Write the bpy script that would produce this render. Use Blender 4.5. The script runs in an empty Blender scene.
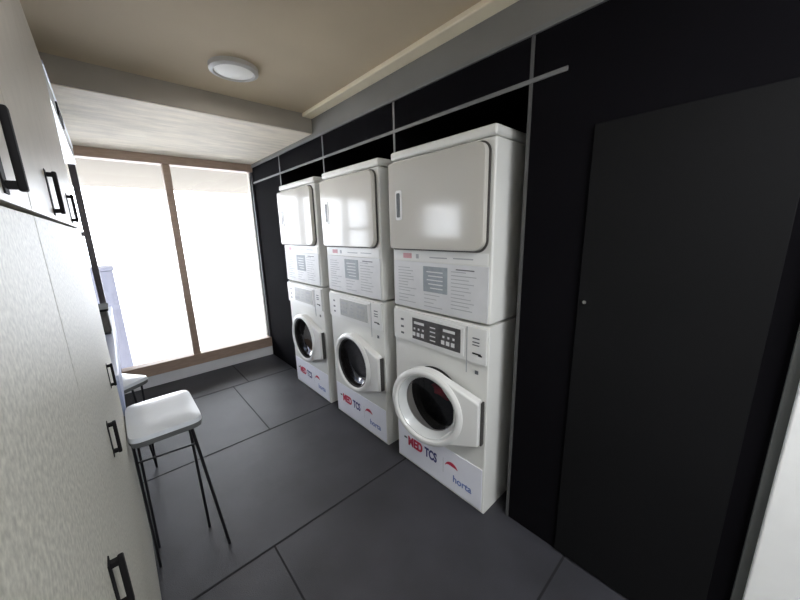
import bpy, bmesh, math, random
from mathutils import Vector, Matrix
random.seed(7)
S = bpy.context.scene
COL = S.collection

# ------------------------------------------------------------------ materials
def srgb(r, g, b):
    f = lambda c: (c/255/12.92) if c/255 <= .04045 else ((c/255+.055)/1.055)**2.4
    return (f(r), f(g), f(b), 1)

def mat(name, col, rough=.5, metal=0, var=.06, scale=8, bump=0, bscale=60, stretch=(1, 1, 1), coat=0, spec=.5, detail=4):
    m = bpy.data.materials.new(name); m.use_nodes = True
    nt = m.node_tree; b = nt.nodes['Principled BSDF']
    b.inputs['Roughness'].default_value = rough
    b.inputs['Metallic'].default_value = metal
    b.inputs['Coat Weight'].default_value = coat
    b.inputs['Specular IOR Level'].default_value = spec
    tc = nt.nodes.new('ShaderNodeTexCoord'); mp = nt.nodes.new('ShaderNodeMapping')
    mp.inputs['Scale'].default_value = stretch
    nt.links.new(tc.outputs['Object'], mp.inputs[0])
    n = nt.nodes.new('ShaderNodeTexNoise'); n.inputs['Scale'].default_value = scale; n.inputs['Detail'].default_value = detail
    nt.links.new(mp.outputs[0], n.inputs[0])
    r = nt.nodes.new('ShaderNodeValToRGB')
    r.color_ramp.elements[0].position = .3; r.color_ramp.elements[1].position = .7
    lo = [max(0, c*(1-var)) for c in col[:3]]; hi = [min(1, c*(1+var)) for c in col[:3]]
    r.color_ramp.elements[0].color = (*lo, 1); r.color_ramp.elements[1].color = (*hi, 1)
    nt.links.new(n.outputs[0], r.inputs[0]); nt.links.new(r.outputs[0], b.inputs['Base Color'])
    if bump:
        n2 = nt.nodes.new('ShaderNodeTexNoise'); n2.inputs['Scale'].default_value = bscale
        nt.links.new(mp.outputs[0], n2.inputs[0])
        bp = nt.nodes.new('ShaderNodeBump'); bp.inputs['Strength'].default_value = bump; bp.inputs['Distance'].default_value = .01
        nt.links.new(n2.outputs[0], bp.inputs['Height']); nt.links.new(bp.outputs[0], b.inputs['Normal'])
    return m

def glass_mat(name, tint, gloss=.08):
    m = bpy.data.materials.new(name); m.use_nodes = True
    nt = m.node_tree; nt.nodes.clear()
    o = nt.nodes.new('ShaderNodeOutputMaterial'); mx = nt.nodes.new('ShaderNodeMixShader')
    t = nt.nodes.new('ShaderNodeBsdfTransparent'); t.inputs[0].default_value = tint
    g = nt.nodes.new('ShaderNodeBsdfGlossy'); g.inputs['Roughness'].default_value = .03
    fr = nt.nodes.new('ShaderNodeFresnel'); fr.inputs[0].default_value = 1.45
    mu = nt.nodes.new('ShaderNodeMath'); mu.operation = 'MULTIPLY'; mu.inputs[1].default_value = gloss*10
    nt.links.new(fr.outputs[0], mu.inputs[0]); nt.links.new(mu.outputs[0], mx.inputs[0])
    nt.links.new(t.outputs[0], mx.inputs[1]); nt.links.new(g.outputs[0], mx.inputs[2]); nt.links.new(mx.outputs[0], o.inputs[0])
    return m

def floor_mat():
    m = mat('floor_rubber', srgb(54, 54, 59), rough=.46, var=.28, scale=3.0, bump=.25, bscale=300, detail=8, spec=.5)
    return m

M = dict(
    black=mat('black_panel', srgb(17, 16, 19), .85, var=.1, scale=2, spec=.03),
    blackdoor=mat('black_door', srgb(19, 19, 20), .6, var=.1, scale=2, spec=.12),
    void=mat('alcove_black', srgb(14, 14, 17), .9, var=.1, spec=.05),
    rail=mat('grey_joint', srgb(118, 118, 118), .45, var=.05),
    railvert=mat('grey_upright', srgb(88, 88, 88), .45, var=.05),
    band=mat('grey_band', srgb(122, 120, 116), .7, var=.05, scale=3),
    edging=mat('dark_grey_edging', srgb(84, 86, 84), .6, var=.05),
    cream=mat('cream_moulding', srgb(246, 234, 206), .5, var=.03),
    ceil=mat('taupe_ceiling', srgb(205, 188, 160), .8, var=.05, scale=2),
    soffit=mat('plaster_soffit', srgb(236, 225, 206), .75, var=.12, scale=5, bump=.5, bscale=14, stretch=(1, 3.5, 1), detail=8),
    beam=mat('grey_beam', srgb(176, 170, 160), .8, var=.06, scale=4),
    white_wall=mat('white_wall', srgb(232, 232, 230), .7, var=.03),
    brown=mat('brown_frame', srgb(168, 145, 128), .5, var=.12, scale=12, stretch=(1, 6, 6)),
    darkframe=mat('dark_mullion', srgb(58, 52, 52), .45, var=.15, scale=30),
    base=mat('white_baseboard', srgb(226, 227, 228), .5, var=.03),
    enamel=mat('white_enamel', srgb(232, 232, 230), .3, var=.015, scale=3, coat=.2),
    baselit=mat('cool_lit_enamel', srgb(243, 244, 253), .35, var=.02),  # bluish light on the washer base put into the enamel colour
    enamel_side=mat('white_enamel_body', srgb(226, 226, 222), .38, var=.02, scale=3),
    dryerdoor=mat('grey_white_enamel', srgb(200, 197, 189), .12, var=.02, scale=2, coat=.1, spec=.5),
    panelgrey=mat('pale_print_panel', srgb(218, 219, 221), .4, var=.03, scale=14),
    labelgrey=mat('blue_grey_label', srgb(150, 158, 164), .5, var=.1, scale=30),
    ink=mat('grey_ink', srgb(172, 174, 177), .6, var=.1),
    inkdark=mat('dark_ink', srgb(90, 92, 98), .6, var=.1),
    gapshade=mat('gap_shade', srgb(70, 68, 66), .7, var=.1),  # shade in the door gaps given as a dark colour
    blackplastic=mat('black_plastic', srgb(26, 26, 28), .35, var=.1),
    display=mat('dark_display', srgb(84, 82, 82), .35, var=.2, scale=40),
    displayglare=mat('glare_display', srgb(176, 177, 174), .3, var=.08, scale=30),  # glare on the display painted as a pale colour
    button=mat('white_button', srgb(225, 225, 225), .4, var=.03),
    bezel=mat('satin_bezel', srgb(226, 228, 228), .25, metal=.15, var=.05),
    chrome=mat('chrome', srgb(205, 206, 208), .16, metal=1, var=.03),
    steel=mat('drum_steel', srgb(64, 62, 62), .35, metal=.8, var=.35, scale=40),
    rubber=mat('door_gasket', srgb(38, 37, 37), .6, var=.1),
    red=mat('red_print', srgb(196, 52, 84), .5, var=.05),
    pink=mat('pink_print', srgb(216, 160, 166), .5, var=.08),
    navy=mat('navy_print', srgb(66, 70, 128), .5, var=.05),
    blue=mat('blue_print', srgb(106, 130, 190), .5, var=.05),
    cloth=mat('red_cloth', srgb(205, 50, 72), .9, var=.2, scale=20),
    locker=mat('speckled_laminate', srgb(186, 184, 172), .5, var=.22, scale=150, detail=2, spec=.4),
    locker_up=mat('taupe_laminate', srgb(178, 171, 158), .42, var=.05, scale=20, spec=.4),
    locker_edge=mat('locker_shell', srgb(150, 148, 140), .5, var=.05),
    handle=mat('black_handle', srgb(20, 19, 20), .7, var=.1, spec=.15),
    silver=mat('brushed_silver', srgb(196, 202, 208), .3, metal=.7, var=.08, scale=20, stretch=(1, .1, 8)),
    cupboard=mat('white_laminate', srgb(226, 224, 220), .4, var=.05, scale=30),
    counter=mat('counter_sheen_tint', srgb(196, 203, 224), .3, var=.03),  # white top with a bluish reflection put into its colour
    apron=mat('shaded_apron', srgb(168, 178, 206), .5, var=.06),  # white front panel, its bluish shade painted in
    darkbox=mat('dark_grey_case', srgb(72, 70, 66), .5, var=.25, scale=60),
    seat=mat('pale_seat', srgb(214, 219, 226), .3, var=.05, scale=6, coat=.3),
    seatunder=mat('seat_shell_grey', srgb(96, 98, 98), .5, var=.1),
    leg=mat('dark_steel_rod', srgb(38, 38, 42), .4, metal=.5, var=.1),
    lamp=mat('lamp_ring', srgb(210, 208, 204), .4, var=.03),
    paving=mat('white_paving', srgb(240, 240, 240), .8, var=.04),
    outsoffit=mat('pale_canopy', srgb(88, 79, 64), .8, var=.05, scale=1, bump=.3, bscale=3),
    lilac=mat('lilac_block', srgb(140, 141, 154), .7, var=.05),
    floor=floor_mat(),
    joint=mat('floor_joint', srgb(20, 20, 23), .8, var=.1),
    glass=glass_mat('window_glass', (.97, .98, 1, 1), .1),
    portglass=glass_mat('porthole_glass', (.42, .40, .40, 1), .03),
)
def emis(name, col, s):
    m = bpy.data.materials.new(name); m.use_nodes = True
    b = m.node_tree.nodes['Principled BSDF']
    b.inputs['Base Color'].default_value = col; b.inputs['Emission Color'].default_value = col
    b.inputs['Emission Strength'].default_value = s
    return m
M['diffuser'] = emis('lamp_diffuser', (.85, .84, .8, 1), .05)

# ------------------------------------------------------------------ mesh helpers
class MB:
    def __init__(s): s.b = bmesh.new()
    def box(s, x0, x1, y0, y1, z0, z1, bev=0, seg=2):
        t = bmesh.new(); bmesh.ops.create_cube(t, size=1)
        for v in t.verts:
            v.co = Vector(((x0+x1)/2+v.co.x*(x1-x0), (y0+y1)/2+v.co.y*(y1-y0), (z0+z1)/2+v.co.z*(z1-z0)))
        if bev: bmesh.ops.bevel(t, geom=t.edges[:], offset=bev, segments=seg, affect='EDGES', profile=.5)
        s.join(t); return s
    def join(s, t):
        me = bpy.data.meshes.new('t'); t.to_mesh(me); t.free(); s.b.from_mesh(me); bpy.data.meshes.remove(me)
    def prism(s, pts, x0, x1, bev=0, seg=2, axis='x'):
        """outline pts (u,v); extruded along axis ('x': u=y v=z, 'z': u=x v=y)"""
        t = bmesh.new()
        f = (lambda u, v, w: (w, u, v)) if axis == 'x' else (lambda u, v, w: (u, v, w))
        a = [t.verts.new(f(u, v, x0)) for u, v in pts]; b = [t.verts.new(f(u, v, x1)) for u, v in pts]
        fa = t.faces.new(a); fb = t.faces.new(b[::-1])
        n = len(pts)
        for i in range(n): t.faces.new((a[i], b[i], b[(i+1) % n], a[(i+1) % n]))
        bmesh.ops.recalc_face_normals(t, faces=t.faces[:])
        if bev:
            ed = list(fa.edges)
            bmesh.ops.bevel(t, geom=ed, offset=bev, segments=seg, affect='EDGES', profile=.5)
        s.join(t); return s
    def lathe(s, prof, cy, cz, n=48):
        """prof: (radius, x) revolved about the x axis through (cy,cz)"""
        t = bmesh.new(); rows = []
        for r, x in prof:
            rows.append([t.verts.new((x, cy+r*math.cos(2*math.pi*k/n), cz+r*math.sin(2*math.pi*k/n))) for k in range(n)] if r > 1e-6 else [t.verts.new((x, cy, cz))])
        for A, B in zip(rows, rows[1:]):
            for k in range(n):
                q = (k+1) % n
                if len(A) == 1 and len(B) == 1: continue
                if len(A) == 1: t.faces.new((A[0], B[k], B[q]))
                elif len(B) == 1: t.faces.new((A[k], B[0], A[q]))
                else: t.faces.new((A[k], B[k], B[q], A[q]))
        bmesh.ops.recalc_face_normals(t, faces=t.faces[:])
        s.join(t); return s
    def tube(s, pts, r, n=10):
        pts = [Vector(p) for p in pts]; t = bmesh.new(); rings = []
        for i, p in enumerate(pts):
            d = (pts[min(i+1, len(pts)-1)]-pts[max(i-1, 0)]).normalized()
            u = d.cross(Vector((0, 0, 1)));  u = u.normalized() if u.length > 1e-4 else Vector((1, 0, 0))
            v = d.cross(u).normalized()
            rings.append([t.verts.new(p+u*r*math.cos(2*math.pi*k/n)+v*r*math.sin(2*math.pi*k/n)) for k in range(n)])
        for A, B in zip(rings, rings[1:]):
            for k in range(n): t.faces.new((A[k], A[(k+1) % n], B[(k+1) % n], B[k]))
        t.faces.new(rings[0][::-1]); t.faces.new(rings[-1])
        bmesh.ops.recalc_face_normals(t, faces=t.faces[:])
        s.join(t); return s
    def build(s, name, m, parent=None, smooth=True):
        me = bpy.data.meshes.new(name); s.b.to_mesh(me); s.b.free()
        me.materials.append(M[m] if isinstance(m, str) else m)
        if smooth:
            for p in me.polygons: p.use_smooth = True
            try: me.set_sharp_from_angle(angle=math.radians(38))
            except Exception: pass
        o = bpy.data.objects.new(name, me); COL.objects.link(o)
        if parent is not None: o.parent = parent
        if smooth:
            wn = o.modifiers.new('normals', 'WEIGHTED_NORMAL'); wn.keep_sharp = True; wn.weight = 100
        return o

def tag(o, label=None, cat=None, group=None, kind=None):
    if label: o['label'] = label
    if cat: o['category'] = cat
    if group: o['group'] = group
    if kind: o['kind'] = kind
    return o
def empty(name, loc=(0, 0, 0), label=None, cat=None, group=None, kind=None):
    o = bpy.data.objects.new(name, None); COL.objects.link(o); o.location = loc
    return tag(o, label, cat, group, kind)
def struct(name, mb, m, label, cat, parent=None, smooth=False):
    o = mb.build(name, m, parent, smooth)
    if parent is None: tag(o, label, cat, kind='structure')
    return o
def rrect(y0, y1, z0, z1, rs, n=8):
    """rounded rectangle; rs = radii at (y0,z0),(y1,z0),(y1,z1),(y0,z1)"""
    P = []
    for (cy, cz, r, a0) in ((y0+rs[0], z0+rs[0], rs[0], 180), (y1-rs[1], z0+rs[1], rs[1], 270), (y1-rs[2], z1-rs[2], rs[2], 0), (y0+rs[3], z1-rs[3], rs[3], 90)):
        for k in range(n+1):
            a = math.radians(a0+90*k/n); P.append((cy+r*math.cos(a), cz+r*math.sin(a)))
    return P
def text_mesh(name, body, size, m, parent, x, y, z, bold=0.0, sx=1.0, shear=0):
    """flat lettering on a face looking towards -x, reading left to right as seen from -x"""
    c = bpy.data.curves.new(name, 'FONT'); c.body = body; c.size = size; c.extrude = .0006; c.offset = bold; c.shear = shear
    t = bpy.data.objects.new('tmp', c); COL.objects.link(t)
    dg = bpy.context.evaluated_depsgraph_get()
    me = bpy.data.meshes.new_from_object(t.evaluated_get(dg)); bpy.data.objects.remove(t)
    R = Matrix(((0, 0, -1, x), (-sx, 0, 0, y), (0, 1, 0, z), (0, 0, 0, 1)))
    me.transform(R); me.name = name; me.materials.clear(); me.materials.append(M[m])
    o = bpy.data.objects.new(name, me); COL.objects.link(o); o.parent = parent
    return o

# ------------------------------------------------------------------ room dimensions (metres)
XW = .09            # plane of the black panel wall
YW = 3.22           # window wall
XL = -1.85          # left wall behind the lockers
YB = -2.7           # wall behind the camera
ZC = 2.42           # main ceiling
ZS = 2.29           # low soffit by the window
YBEAM = 1.71
LX = -1.345         # front plane of the lockers
BAYS = [-.092, .744, 1.585, 2.43]

# floor: one slab with the joints as thin dark inlays
struct('floor', MB().box(XL-.2, 1.05, YB-.2, YW+.15, -.12, 0), 'floor', 'charcoal rubber tile floor of the laundry room', 'floor')
j = MB()
for y in (.61, 1.6, 2.6, -.39): j.box(XL, .9, y-.005, y+.005, -.003, .0012)
for x, a, b in ((-.552, 1.605, 2.595), (.5, 1.605, 2.595), (-.9, -.385, .605), (-.4, 2.605, YW)): j.box(x-.004, x+.004, a, b, -.003, .0012)
fj = j.build('trim_1', 'joint', None, False); tag(fj, 'dark joint lines between the charcoal floor tiles', 'floor joint', kind='structure')

# right black wall with three bays
w = MB()
w.box(XW, XW+.03, YB, BAYS[0]-.008, 0, 2.255)                       # near panel
w.box(XW, XW+.03, BAYS[0]-.008, BAYS[3], 2.095, 2.255)              # header
w.box(XW, XW+.03, BAYS[3]+.008, YW, 0, 2.255)                       # far panel
for y in BAYS: w.box(XW, .96, y-.008, y+.008, 0, 2.21)               # partitions
w.box(.95, .98, BAYS[0]-.02, BAYS[3]+.02, 0, 2.22)                           # back
w.box(XW+.002, .98, BAYS[0]-.02, BAYS[3]+.02, 2.2, 2.25)                 # top
struct('wall_right', w, 'black', 'matt black panel wall with three bays holding the laundry machines', 'wall')
struct('trim_2', MB().box(XW-.006, XW+.03, YB, YW, 2.255, ZC), 'band', 'grey band above the black panel wall', 'wall band')
struct('trim_3', MB().box(XW-.011, XW+.001, YB, YW, 2.25, 2.268), 'rail', 'light grey strip along the top of the black panels', 'strip')
struct('trim_4', MB().box(XW-.005, XW+.002, BAYS[0]-.14, YW, 2.082, 2.098), 'rail', 'horizontal grey joint strip on the black wall above the machines', 'strip')
for k, y in enumerate(BAYS):
    struct('trim_%d' % (5+k), MB().box(XW-.004, XW+.002, y-.007, y+.007, 0, 2.252), 'railvert' if k == 0 else 'rail',
           ['vertical grey strip right of the nearest laundry machine', 'vertical grey strip between the nearest and the middle machine',
            'vertical grey strip between the middle and the farthest machine', 'vertical grey strip by the farthest machine'][k], 'strip')
struct('trim_9', MB().box(.0, XW-.006, YB, YBEAM, ZC-.028, ZC, .006), 'cream', 'pale cream moulding along the ceiling edge over the black wall', 'moulding')

# black service door in the right wall
d = struct('door_1', MB().box(XW-.012, XW-.001, -.85, -.345, .01, 1.872, .002), 'blackdoor', 'plain matt black door set in the black wall beside the machines', 'door')
lk = MB().lathe([(0, -.012), (.007, -.012), (.009, -.009), (.009, .0)], 0, 0, 20)
lo = lk.build('lock', 'chrome', d); lo.location = (XW-.012, -.371, 1.228)
# door casing at the right-hand end
struct('trim_10', MB().box(XW-.02, XW, -.925, -.902, 0, 2.25, .002), 'edging', 'narrow dark grey edging beside the white door casing', 'edging')
cs = MB(); cs.box(XW-.045, XW, -1.03, -.925, 0, 2.25, .004)
struct('trim_11', cs, 'white_wall', 'white door casing at the near end of the black wall', 'casing')

# other walls
ww = MB()
ww.box(XL-.15, XW+.03, YW, YW+.12, 0, .125)
ww.box(XL-.15, XW+.03, YW, YW+.12, 2.3, 2.5)
ww.box(XL-.15, XL, YW, YW+.12, .1, 2.32)
ww.box(.073, XW+.03, YW, YW+.12, .1, 2.32)
struct('wall_back', ww, 'beam', 'window wall surround', 'wall')
wl = MB()
wl.box(XL-.15, XL, YB, 1.55, 0, 2.5); wl.box(XL-.15, XL, 3.12, YW, 0, 2.5)
wl.box(XL-.15, XL, 1.55, 3.12, 0, 1.38); wl.box(XL-.15, XL, 1.55, 3.12, 1.88, 2.5)
struct('wall_left', wl, 'white_wall', 'white wall behind the grey lockers', 'wall')
w2 = empty('window_2', (XL, 2.33, 1.38), 'small two-light window in the left wall above the counter', 'window', kind='structure')
f = MB(); f.box(-.1, -.04, -.78, .79, 0, .04); f.box(-.1, -.04, -.78, .79, .46, .5); f.box(-.1, -.04, -.78, -.74, .04, .46); f.box(-.1, -.04, .75, .79, .04, .46)
f.build('window_frame', 'brown', w2, False)
MB().box(-.1, -.03, -.04, .15, .04, .46).build('mullion', 'brown', w2, False)
for a_, b_ in ((-.74, -.04), (.15, .75)): MB().box(-.075, -.07, a_, b_, .04, .46).build('pane', 'glass', w2, False)
struct('wall_front', MB().box(XL-.15, 1.05, YB-.12, YB, 0, 2.5), 'white_wall', 'white wall at the entrance end', 'wall')
struct('baseboard_back', MB().box(XL, XW, YW-.02, YW+.0, 0, .118, .003), 'base', 'white baseboard under the window', 'baseboard')

# ceilings
struct('ceiling', MB().box(XL-.15, XW+.04, YB-.1, YBEAM+.1, ZC, ZC+.1), 'ceil', 'taupe painted ceiling', 'ceiling')
struct('trim_12', MB().box(XL-.15, XW-.012, YBEAM, YBEAM+.09, ZS, ZC+.05), 'beam', 'grey face of the ceiling drop in front of the window', 'beam')
struct('trim_13', MB().box(XL-.15, XW-.012, YBEAM+.012, YW+.1, ZS-.004, ZS+.05), 'soffit', 'pale textured plaster soffit in front of the window', 'soffit')

# window
wr = empty('window_1', (0, YW, 0), 'tall two-part window with brown frame filling the end wall', 'window', kind='structure')
def wpart(name, mb, m):
    o = mb.build(name, m, None, False); o.parent = wr; o.location = (0, -YW, 0); return o
f = MB(); f.box(XL, .09, YW-.03, YW+.08, 2.205, 2.292, .003)
wpart('header', f, 'brown')
f = MB(); f.box(XL, .09, YW-.03, YW+.08, .118, .235, .003)
wpart('sill', f, 'brown')
wpart('mullion', MB().box(-.755, -.692, YW-.02, YW+.06, .235, 2.205, .003), 'brown')
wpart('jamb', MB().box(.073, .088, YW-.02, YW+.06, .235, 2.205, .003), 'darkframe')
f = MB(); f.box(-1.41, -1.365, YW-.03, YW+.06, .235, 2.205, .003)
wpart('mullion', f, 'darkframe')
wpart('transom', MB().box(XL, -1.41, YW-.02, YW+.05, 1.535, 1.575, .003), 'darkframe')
for a, b in ((XL, -1.41), (-1.365, -.755), (-.692, .073)):
    wpart('pane', MB().box(a, b, YW+.02, YW+.026, .235, 2.205), 'glass')

# outside
struct('ground', MB().box(-14, 12, YW+.12, 30, -.2, -.02), 'paving', 'bright white paving outside the window', 'ground')
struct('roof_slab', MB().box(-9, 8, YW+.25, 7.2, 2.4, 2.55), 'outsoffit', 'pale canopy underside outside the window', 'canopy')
o = MB().box(-1.95, -1.27, 4.0, 4.35, -.02, 1.16, .015).box(-1.97, -1.26, 3.99, 4.36, 1.16, 1.2, .008).build('garden_wall_block', 'lilac')
tag(o, 'pale lilac low block outside, behind the left window pane', 'low wall')

# ceiling lamp
lp = empty('ceiling_lamp', (-.6, 1.29, ZC), 'round white flush lamp on the taupe ceiling', 'lamp')
def disc(prof, name, m):
    mb = MB(); mb.lathe(prof, 0, 0, 48)
    o = mb.build(name, m, lp); o.rotation_euler = (0, math.radians(-90), 0); return o   # x axis -> +z ... lathe x = height
disc([(.125, 0), (.125, -.022), (.105, -.03), (.1, -.02), (.1, 0)], 'rim', 'lamp')
disc([(0, -.032), (.06, -.03), (.1, -.02), (.1, -.002)], 'diffuser', 'diffuser')

# ------------------------------------------------------------------ laundry machines
W, H = .683, 1.949
CY, CZ = .335, .552      # porthole centre
def ring_rect(y0, y1, z0, z1, cy, cz, r, n=48):
    ang = sorted(set([2*math.pi*k/n for k in range(n)] + [math.atan2(z-cz, y-cy) % (2*math.pi) for y in (y0, y1) for z in (z0, z1)]))
    inner = [(cy+r*math.cos(a), cz+r*math.sin(a)) for a in ang]; outer = []
    for a in ang:
        c, s_ = math.cos(a), math.sin(a); t = 1e9
        if c > 1e-9: t = min(t, (y1-cy)/c)
        if c < -1e-9: t = min(t, (y0-cy)/c)
        if s_ > 1e-9: t = min(t, (z1-cz)/s_)
        if s_ < -1e-9: t = min(t, (z0-cz)/s_)
        outer.append((cy+c*t, cz+s_*t))
    return inner, outer

def make_machine(dark_display, y0, label, ajar=0):
    root = empty('stacked_washer_dryer', (0, y0, 0), label, 'washer dryer', 'stacked washer dryers in the black bays')
    # washer body with a round opening
    mb = MB(); t = bmesh.new()
    inner, outer = ring_rect(0, W, .0, 1.058, CY, CZ, .2)
    A = [t.verts.new((0, y, z)) for y, z in inner]; B = [t.verts.new((0, y, z)) for y, z in outer]; Bk = [t.verts.new((.7, y, z)) for y, z in outer]
    n = len(A)
    for i in range(n):
        q = (i+1) % n
        t.faces.new((A[i], A[q], B[q], B[i])); t.faces.new((B[i], B[q], Bk[q], Bk[i]))
    t.faces.new(Bk)
    bmesh.ops.recalc_face_normals(t, faces=t.faces[:])
    ed = [e for e in t.edges if len(e.link_faces) == 2 and e.calc_face_angle(0) > 1.2 and all(abs(v.co.x) < 1e-6 for v in e.verts)]
    bmesh.ops.bevel(t, geom=ed, offset=.008, segments=3, affect='EDGES', profile=.5)
    mb.join(t)
    wc = mb.build('washer_cabinet', 'enamel_side', root)
    drum = MB().lathe([(.2, .002), (.205, .03), (.215, .06), (.215, .4), (.1, .42), (0, .42)], CY, CZ).build('drum', 'steel', root)
    MB().lathe([(.2, -.004), (.2, .012), (.178, .03), (.165, .02), (.172, .002), (.2, -.004)], CY, CZ).build('gasket', 'rubber', root)
    # lower front panel with the printed marks
    MB().box(-.004, .0, .012, W-.012, .018, .272, .0015).build('base_panel', 'baselit', root)
    xs = -.0046
    MB().prism([(.615, .178), (.615, .166), (.588, .166), (.588, .178)], xs, xs+.001).build('print_dash', 'inkdark', root)
    text_mesh('printed_word', 'MED', .085, 'red', root, xs, .578, .132, .004, .75)
    text_mesh('printed_word', 'TCS', .085, 'navy', root, xs, .428, .132, .003, .66)
    MB().box(xs, xs+.001, .277, .279, .10, .20).build('print_divider', 'ink', root)
    mb = MB()   # red arched swoosh
    P = []
    for k in range(9):
        a = math.radians(160-128*k/8); P.append((.215-.052*math.cos(a)*1, .142+.058*math.sin(a)))
    for k in range(8, -1, -1):
        a = math.radians(160-128*k/8); wd = .006+.018*math.sin(math.pi*min(1, (8-k)/8)**.8); P.append((.215-(.052-wd*.3)*math.cos(a), .142+(.058-wd)*math.sin(a)))
    mb.prism(P, xs, xs+.001).build('printed_swoosh', 'red', root)
    text_mesh('printed_word', 'horta', .062, 'blue', root, xs, .205, .082, .0008, .95)
    # control panel
    cp = MB().box(-.014, 0, .006, W-.006, .862, 1.05, .005).build('control_panel', 'enamel', root)
    MB().box(-.019, -.013, .135, .525, .88, 1.033, .003).build('display_frame', 'enamel', cp)
    MB().box(-.0205, -.018, .155, .505, .893, 1.02, .001).build('display', 'display' if dark_display else 'displayglare', cp)
    x = -.0213; bm_ = 'button' if dark_display else 'ink'
    def button(*a): MB().box(x, x+.001, *a).build('button', bm_, cp)
    for c in (.455, .235):
        button(c-.045, c+.035, .985, 1.0)
        for k in range(3): button(c-.043+k*.034, c-.02+k*.034, .912, .935)
        for k in range(3): button(c-.043+k*.034, c-.03+k*.034, .95, .962)
    for k in range(4): button(.325, .365, .91+k*.025, .917+k*.025)
    MB().box(-.0155, -.013, .116, .121, .80, 1.045).build('seam_line', 'ink', cp)
    mb = MB(); mb.box(-.0155, -.0135, .035, .085, .91, .918).box(-.0155, -.0135, .028, .05, .905, .912)
    mb.build('coin_slot', 'blackplastic', cp)
    mb = MB()
    for z in (.99, .97, .955): MB().box(-.0152, -.0138, .045, .085, z, z+.006).build('printed_line', 'inkdark', cp)
    for z in (.985, .94, .9): MB().box(-.0152, -.0138, .585, .61, z, z+.012).build('printed_symbol', 'inkdark', cp)
    mb.b.free()
    mb = MB(); mb.box(-.003, 0, .055, .075, .80, .82, .001); mb.build('key_lock', 'inkdark', root)
    # porthole door: ring, hinge plate, glass
    P = []
    r = .222
    for k in range(41):
        a = math.radians(-118)+ (math.radians(118)-math.radians(-118))*k/40
        P.append((CY+r*math.cos(a), CZ+r*math.sin(a)))
    P += [(.03, .675), (.022, .66), (.022, .44), (.03, .425)]
    t = MB(); t2 = bmesh.new()
    # plate with a round opening: outline sampled against the inner circle
    n = len(P); inn = []
    for (y, z) in P:
        a = math.atan2(z-CZ, y-CY); inn.append((CY+.186*math.cos(a), CZ+.186*math.sin(a)))
    xa, xb = -.05, -.002
    O1 = [t2.verts.new((xa, y, z)) for y, z in P]; O0 = [t2.verts.new((xb, y, z)) for y, z in P]
    I1 = [t2.verts.new((xa, y, z)) for y, z in inn]; I0 = [t2.verts.new((xb, y, z)) for y, z in inn]
    for i in range(n):
        q = (i+1) % n
        t2.faces.new((O1[i], O1[q], I1[q], I1[i])); t2.faces.new((O0[i], O1[i], O1[q], O0[q]) if 0 else (O1[i], O0[i], O0[q], O1[q]))
        t2.faces.new((I1[i], I1[q], I0[q], I0[i])); t2.faces.new((O0[i], O0[q], I0[q], I0[i]))
    bmesh.ops.recalc_face_normals(t2, faces=t2.faces[:])
    ed = [e for e in t2.edges if all(abs(v.co.x-xa) < 1e-6 for v in e.verts) and e.calc_face_angle(0) > 1.0 and min((Vector((v.co.y-CY, v.co.z-CZ))).length for v in e.verts) > .2]
    bmesh.ops.bevel(t2, geom=ed, offset=.012, segments=3, affect='EDGES', profile=.5)
    t.join(t2)
    dr = t.build('washer_door', 'enamel', root)
    MB().lathe([(.227, -.045), (.227, -.056), (.217, -.064), (.207, -.067), (.197, -.064), (.19, -.054), (.186, -.02), (.194, -.02), (.194, -.045), (.227, -.045)], CY, CZ).build('door_ring', 'enamel', dr)
    MB().lathe(([(.19, -.052), (.184, -.054), (.172, -.03), (.16, .008), (.186, .01)] if ajar else [(.19, -.052), (.184, -.054), (.178, -.03), (.172, -.004), (.186, -.002)]), CY, CZ).build('inner_bezel', 'bezel' if ajar else 'rubber', dr)
    MB().lathe([(.163, -.001), (.155, .006), (.14, .012), (.1, .02), (.06, .024), (0, .026)] if ajar else [(.18, -.04), (.174, -.015), (.15, .0), (.12, .01), (.06, .016), (0, .018)], CY, CZ).build('door_glass', 'portglass', dr)
    MB().box(-.03, -.003, .012, .0215, .43, .67, .002).build('hinge', 'gapshade', dr)  # dark strip standing for the shadow along the hinge edge
    if ajar:    # swung a little on its hinge
        P0 = Vector((-.003, .016, 0)); dr.matrix_local = Matrix.Translation(P0) @ Matrix.Rotation(math.radians(ajar), 4, 'Z') @ Matrix.Translation(-P0)
    # dryer
    MB().box(0, .7, 0, W, 1.068, 1.9, .012, 3).build('dryer_cabinet', 'enamel_side', root)
    MB().box(-.003, .7, 0, W, 1.903, H, .014, 3).build('top_panel', 'enamel_side', root)
    sp = MB().box(-.006, 0, .012, W-.012, 1.078, 1.345, .002).build('service_panel', 'panelgrey', root)
    MB().box(-.0072, -.0058, .255, .425, 1.185, 1.325).build('instruction_label', 'labelgrey', sp)
    mb = MB(); rnd = random.Random(3)
    for (ya, yb, za, zb, step) in ((.46, .63, 1.17, 1.31, .017), (.07, .23, 1.12, 1.31, .019), (.46, .63, 1.09, 1.15, .02), (.27, .42, 1.09, 1.17, .022)):
        z = zb
        while z > za:
            L = rnd.uniform(.45, .95)*(yb-ya); mb.box(-.0072, -.0059, yb-L, yb, z-.0035, z); z -= step
    mb.build('instruction_lettering', 'ink', sp)
    mb = MB()
    for k in range(5): mb.box(-.0079, -.0071, .285, .285+rnd.uniform(.06, .12), 1.205+k*.022, 1.211+k*.022)
    mb.build('label_lettering', 'panelgrey', sp)
    mb = MB().box(-.0075, -.0058, .09, .2, 1.318, 1.323).build('dark_line_print', 'inkdark', sp)
    st = MB().box(-.004, 0, .02, W-.012, 1.352, 1.403, .001).build('brand_strip', 'enamel', root)
    text_mesh('printed_word', 'IIIIIII', .032, 'pink', st, -.0048, .585, 1.366, .003, 1.2)
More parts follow.
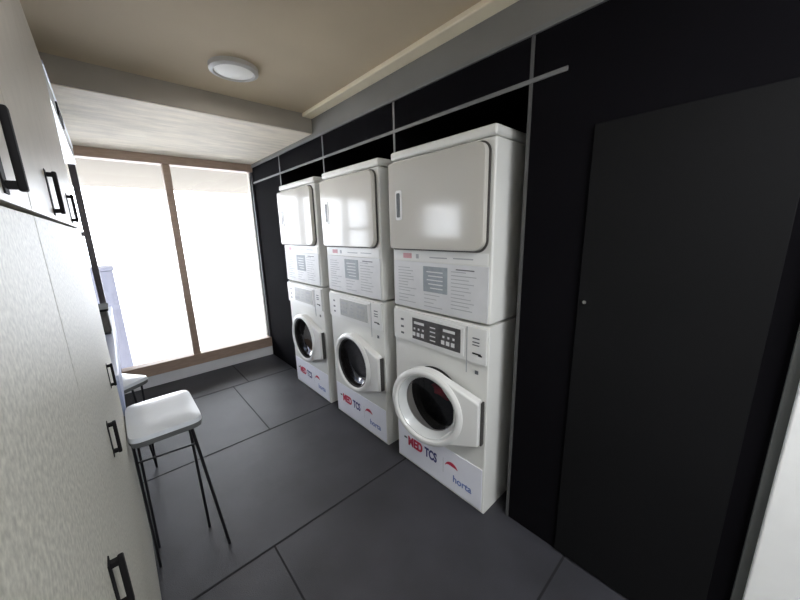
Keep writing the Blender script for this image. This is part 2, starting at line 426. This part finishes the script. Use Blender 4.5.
    for a in ((.462, .482, 1.364, 1.388), (.1, .22, 1.372, 1.378), (.26, .38, 1.37, 1.376)): MB().box(-.005, -.0038, *a).build('printed_line', 'ink', st)
    MB().prism(rrect(.022, .672, 1.408, 1.89, (.06, .02, .02, .05)), -.008, 0).build('door_gap_shade', 'gapshade', root)  # dark backing drawn as the shadow line around the dryer door
    dd = MB().prism(rrect(.03, .668, 1.416, 1.884, (.055, .018, .018, .045)), -.034, -.006, .006, 3).build('dryer_door', 'dryerdoor', root)
    hf = MB().prism(rrect(.556, .607, 1.575, 1.735, (.012,)*4), -.038, -.033, .002).build('handle', 'enamel', dd)
    MB().prism(rrect(.57, .597, 1.59, 1.72, (.006,)*4), -.0395, -.036, .001).build('handle_recess', 'blackplastic', hf)
    return root

def copy_tree(o, parent=None):
    c = o.copy(); COL.objects.link(c)
    if parent is not None: c.parent = parent; c.matrix_parent_inverse = o.matrix_parent_inverse.copy()
    for ch in [x for x in kids[o.name]]: copy_tree(ch, c)
    return c

m1 = make_machine(True, 0, 'nearest and largest white stacked washer dryer, with dark control display', 11)
m2 = make_machine(False, .796, 'white stacked washer dryer in the middle of the three, display tinted pale as glare')
kids = {o.name: list(o.children) for o in bpy.data.objects}
m3 = copy_tree(m2); m3.location.y = 1.603
m3['label'] = 'farthest white stacked washer dryer, standing closest to the window'

# red washing inside the nearest machine
def cloth(name, y0, label, m, pts, cat):
    t = bmesh.new(); bmesh.ops.create_icosphere(t, subdivisions=4, radius=1)
    rnd = random.Random(5)
    from mathutils import noise
    for v in t.verts:
        p = v.co.normalized(); k = 1+.35*noise.noise(p*2.2)+.12*noise.noise(p*6)
        v.co = Vector((p.x*.08*k, p.y*.13*k, p.z*.06*k))
    mb = MB(); mb.join(t); o = mb.build(name, m)
    o.location = (.14, y0, .50)
    return tag(o, label, cat)
cloth('red_laundry', CY-.01, 'dark red washing bundled behind the porthole of the nearest machine', 'cloth', None, 'laundry').location.z = .57

# ------------------------------------------------------------------ lockers
SEAMS = [-.6, -.13, .34, .81, 1.03]
TZ = 1.555
def make_locker(y0, y1, label, handle):
    root = empty('locker', (LX, y0, 0), label, 'locker', 'grey lockers along the left wall')
    w_ = y1-y0
    MB().box(-.5, -.02, .001, w_-.001, 0, 2.15).build('locker_body', 'locker_edge', root)
    lo_ = MB().box(-.019, 0, .0018, w_-.0018, .06, TZ-.0028, .0015).build('lower_door', 'locker', root)
    up = MB().box(-.019, 0, .0018, w_-.0018, TZ+.0028, 2.148, .0015).build('upper_door', 'locker_up', root)
    for (par, yy, z0, z1) in ((up,)+handle[0], (lo_,)+handle[1]):
        if yy is None: continue
        mb = MB(); x = .016
        mb.box(-.001, .0015, yy-.013, yy+.008, z0-.003, z1+.003, .0005)
        mb.box(x-.007, x, yy-.006, yy+.006, z0, z1, .002)
        mb.box(-.001, x-.003, yy-.004, yy+.004, z0+.002, z0+.010)
        mb.box(-.001, x-.003, yy-.004, yy+.004, z1-.010, z1-.002)
        mb.build('handle', 'handle', par)
    return root
names = ['nearest grey locker column, its black handle showing largest', 'second grey locker column in view, speckled lower door',
         'third grey locker column in view, pale in the window light', 'narrow grey locker strip ending the row beside the stools']
for k in range(len(SEAMS)-1):
    w_ = SEAMS[k+1]-SEAMS[k]
    hu = w_-.18; 
    if k == 0: hu = w_-.145
    if k == 3: hu = None
    make_locker(SEAMS[k], SEAMS[k+1], names[k], ((hu, TZ+.014, TZ+.095), (hu, 1.02, 1.10)))

# ------------------------------------------------------------------ counter and high shelf beyond the lockers
ct = empty('bar_counter', (LX+.012, 1.1, 0), 'white bar counter along the left wall with front apron tinted for bluish shade', 'counter')
MB().box(-.515, .0, .0, 2.03, .87, .9, .006).build('worktop', 'counter', ct)
MB().box(-.024, -.004, .01, 2.02, .69, .87).build('apron', 'apron', ct)
for y in (.02, 1.05, 1.99): MB().box(-.47, -.25, y, y+.03, 0, .86).build('support_panel', 'counter', ct)
hb = empty('high_shelf', (LX, 1.032, 2.03), 'silver high-level shelf box running from the lockers towards the window', 'shelf')
MB().box(-.5, .0, 0, 1.5, .0, .12, .004).build('shelf_box', 'silver', hb)
MB().box(-.002, .006, .35, .62, .03, .085, .002).build('grip', 'handle', hb)
MB().box(-.004, .003, 0, 1.502, .108, .122, .002).build('top_edge', 'counter', hb)
bx = empty('counter_appliance', (LX-.036, 2.1, .9), 'small dark grey case standing on the white bar counter', 'appliance')
MB().box(-.12, .04, -.13, .13, .012, .16, .012, 3).build('case', 'darkbox', bx)
MB().box(-.125, .045, -.135, .135, .155, .17, .005).build('lid', 'handle', bx)
MB().box(-.11, .035, -.12, .12, 0, .014, .003).build('foot', 'blackplastic', bx)

# ------------------------------------------------------------------ stools
def make_stool(loc, label, style, h, SA, SB):
    root = empty('bar_stool', loc, label, 'stool', 'pale bar stools at the counter')
    # seat: rounded cushion, local x -.15...15, y -.19...19
    t = bmesh.new(); bmesh.ops.create_grid(t, x_segments=16, y_segments=16, size=1)
    base = {}
    def shape(u, v, top):
        a, b = SA, SB
        p = 8
        m = max(abs(u), abs(v)); 
        if m < 1e-6: x = y = 0
        else:
            l = (abs(u/m)**p+abs(v/m)**p)**(1/p); x, y = u/l*a, v/l*b
        e = m**4
        z = h - .012*e + .006*(v*v) if top else h-.048+.012*e
        return Vector((x*(1 if top else .97), y*(1 if top else .97), z))
    src = [(v.co.x, v.co.y) for v in t.verts]
    for v, (u, w_) in zip(t.verts, src): v.co = shape(u, w_, True)
    mb = MB(); mb.join(t)
    tb = mb.b; tb.verts.ensure_lookup_table()
    edge = [e for e in tb.edges if e.is_boundary]
    r = bmesh.ops.extrude_edge_only(tb, edges=edge)
    for v in [g for g in r['geom'] if isinstance(g, bmesh.types.BMVert)]:
        v.co.z -= .018; v.co.x *= 1.02; v.co.y *= 1.02
    e2 = [g for g in r['geom'] if isinstance(g, bmesh.types.BMEdge)]
    bmesh.ops.recalc_face_normals(tb, faces=tb.faces[:])
    mb.build('seat', 'seat', root)
    sh = MB(); pts = []
    for k in range(48):
        a = 2*math.pi*k/48; u, v = math.cos(a), math.sin(a); l = (abs(u)**8+abs(v)**8)**(1/8)
        pts.append((u/l*(SA+.002), v/l*(SB+.002)))
    sh.prism(pts, h-.05, h-.026, .008, 2, 'z'); sh.build('seat_shell', 'seatunder', root)
    for sx in (-1, 1):
        for sy in (-1, 1):
            mb = MB()
            if style == 'rod':
                fx = LEGS[(sx, sy)]
                mb.tube([fx[0], fx[1]], .0068 if sx > 0 else .0055)
            else:
                tx, ty = sx*(SA-.035), sy*(SB-.04)
                mb.tube([(tx, ty, h-.045), (sx*.1, sy*.15, 0.0)], .006)
                mb.tube([(tx-sx*.06, ty, h-.045), (sx*.1, sy*.15, 0.0)], .006)
            mb.build('leg', 'leg', root)
    mb = MB()
    if style == 'rod':
        f = lambda k, t: tuple(a+(b-a)*t for a, b in zip(*LEGS[k]))
        mb.tube([f((-1, -1), .17), f((1, -1), .17)], .0045)
    else:
        mb.tube([(-SA+.05, SB-.05, h-.06), (SA-.05, SB-.05, h-.06)], .005)
    mb.build('stretcher', 'leg', root)
    return root
SX, SY = -1.213, .912
LEGS = {(1, 1): ((-1.115-SX, 1.04-SY, .71), (-1.112-SX, .955-SY, .0)), (1, -1): ((-1.13-SX, .81-SY, .71), (-1.06-SX, .78-SY, 0)),
        (-1, 1): ((-1.32-SX, 1.04-SY, .71), (-1.325-SX, 1.0-SY, 0)), (-1, -1): ((-1.331-SX, .82-SY, .71), (-1.333-SX, .88-SY, 0))}
make_stool((SX, SY, 0), 'nearest pale bar stool on dark rod legs, standing against the grey lockers', 'rod', .75, .127, .178)
make_stool((-1.435, 1.78, 0), 'farther pale bar stool, half hidden behind the nearest stool', 'hairpin', .65, .155, .18).rotation_euler = (0, 0, math.radians(35))

# ------------------------------------------------------------------ light
wd = bpy.data.worlds.new('World'); S.world = wd; wd.use_nodes = True
nt = wd.node_tree; bg = nt.nodes['Background']
bg.inputs[0].default_value = (.93, .96, 1, 1); bg.inputs[1].default_value = 7.0
def area(name, loc, rot, sx, sy, power, col=(1, 1, 1), portal=False):
    l = bpy.data.lights.new(name, 'AREA'); l.shape = 'RECTANGLE'; l.size = sx; l.size_y = sy; l.energy = power; l.color = col
    if portal: l.cycles.is_portal = True
    o = bpy.data.objects.new(name, l); COL.objects.link(o); o.location = loc; o.rotation_euler = rot; return o
area('window_portal', ((XL+.08)/2, YW+.15, 1.22), (math.radians(-90), 0, 0), 1.95, 2.0, 1, portal=True)
area('entrance_fill_light', (-.65, -1.75, ZC-.03), (0, 0, 0), .8, .8, 34, (.93, .96, 1))  # unseen fill light, added to brighten the machines and lockers
pl = bpy.data.lights.new('ceiling_lamp_light', 'AREA'); pl.shape = 'DISK'; pl.size = .18; pl.energy = 1.5; pl.color = (1, .95, .88)
po = bpy.data.objects.new('ceiling_lamp_light', pl); COL.objects.link(po); po.location = (-.6, 1.29, ZC-.04)

# ------------------------------------------------------------------ camera
q = (-1.2786, -.7939, 1.5205, .7316, -.2152, -.025, 319.53)
yaw, pit, rol = q[3:6]
fw = Vector((math.sin(yaw)*math.cos(pit), math.cos(yaw)*math.cos(pit), math.sin(pit)))
r = fw.cross(Vector((0, 0, 1))).normalized(); u = r.cross(fw)
r2 = math.cos(rol)*r+math.sin(rol)*u; u2 = -math.sin(rol)*r+math.cos(rol)*u
cd = bpy.data.cameras.new('camera'); cam = bpy.data.objects.new('camera', cd); COL.objects.link(cam)
cd.sensor_fit = 'HORIZONTAL'; cd.sensor_width = 36; cd.lens = q[6]/800*36; cd.clip_start = .01; cd.clip_end = 200
mw = Matrix.Identity(4)
for i in range(3): mw[i][0] = r2[i]; mw[i][1] = u2[i]; mw[i][2] = -fw[i]; mw[i][3] = q[i]
cam.matrix_world = mw; S.camera = cam
S.view_settings.view_transform = 'Standard'; S.view_settings.look = 'None'; S.view_settings.exposure = .7
S.cycles.max_bounces = 10; S.cycles.diffuse_bounces = 6; S.cycles.transparent_max_bounces = 12
S.cycles.sample_clamp_indirect = 8
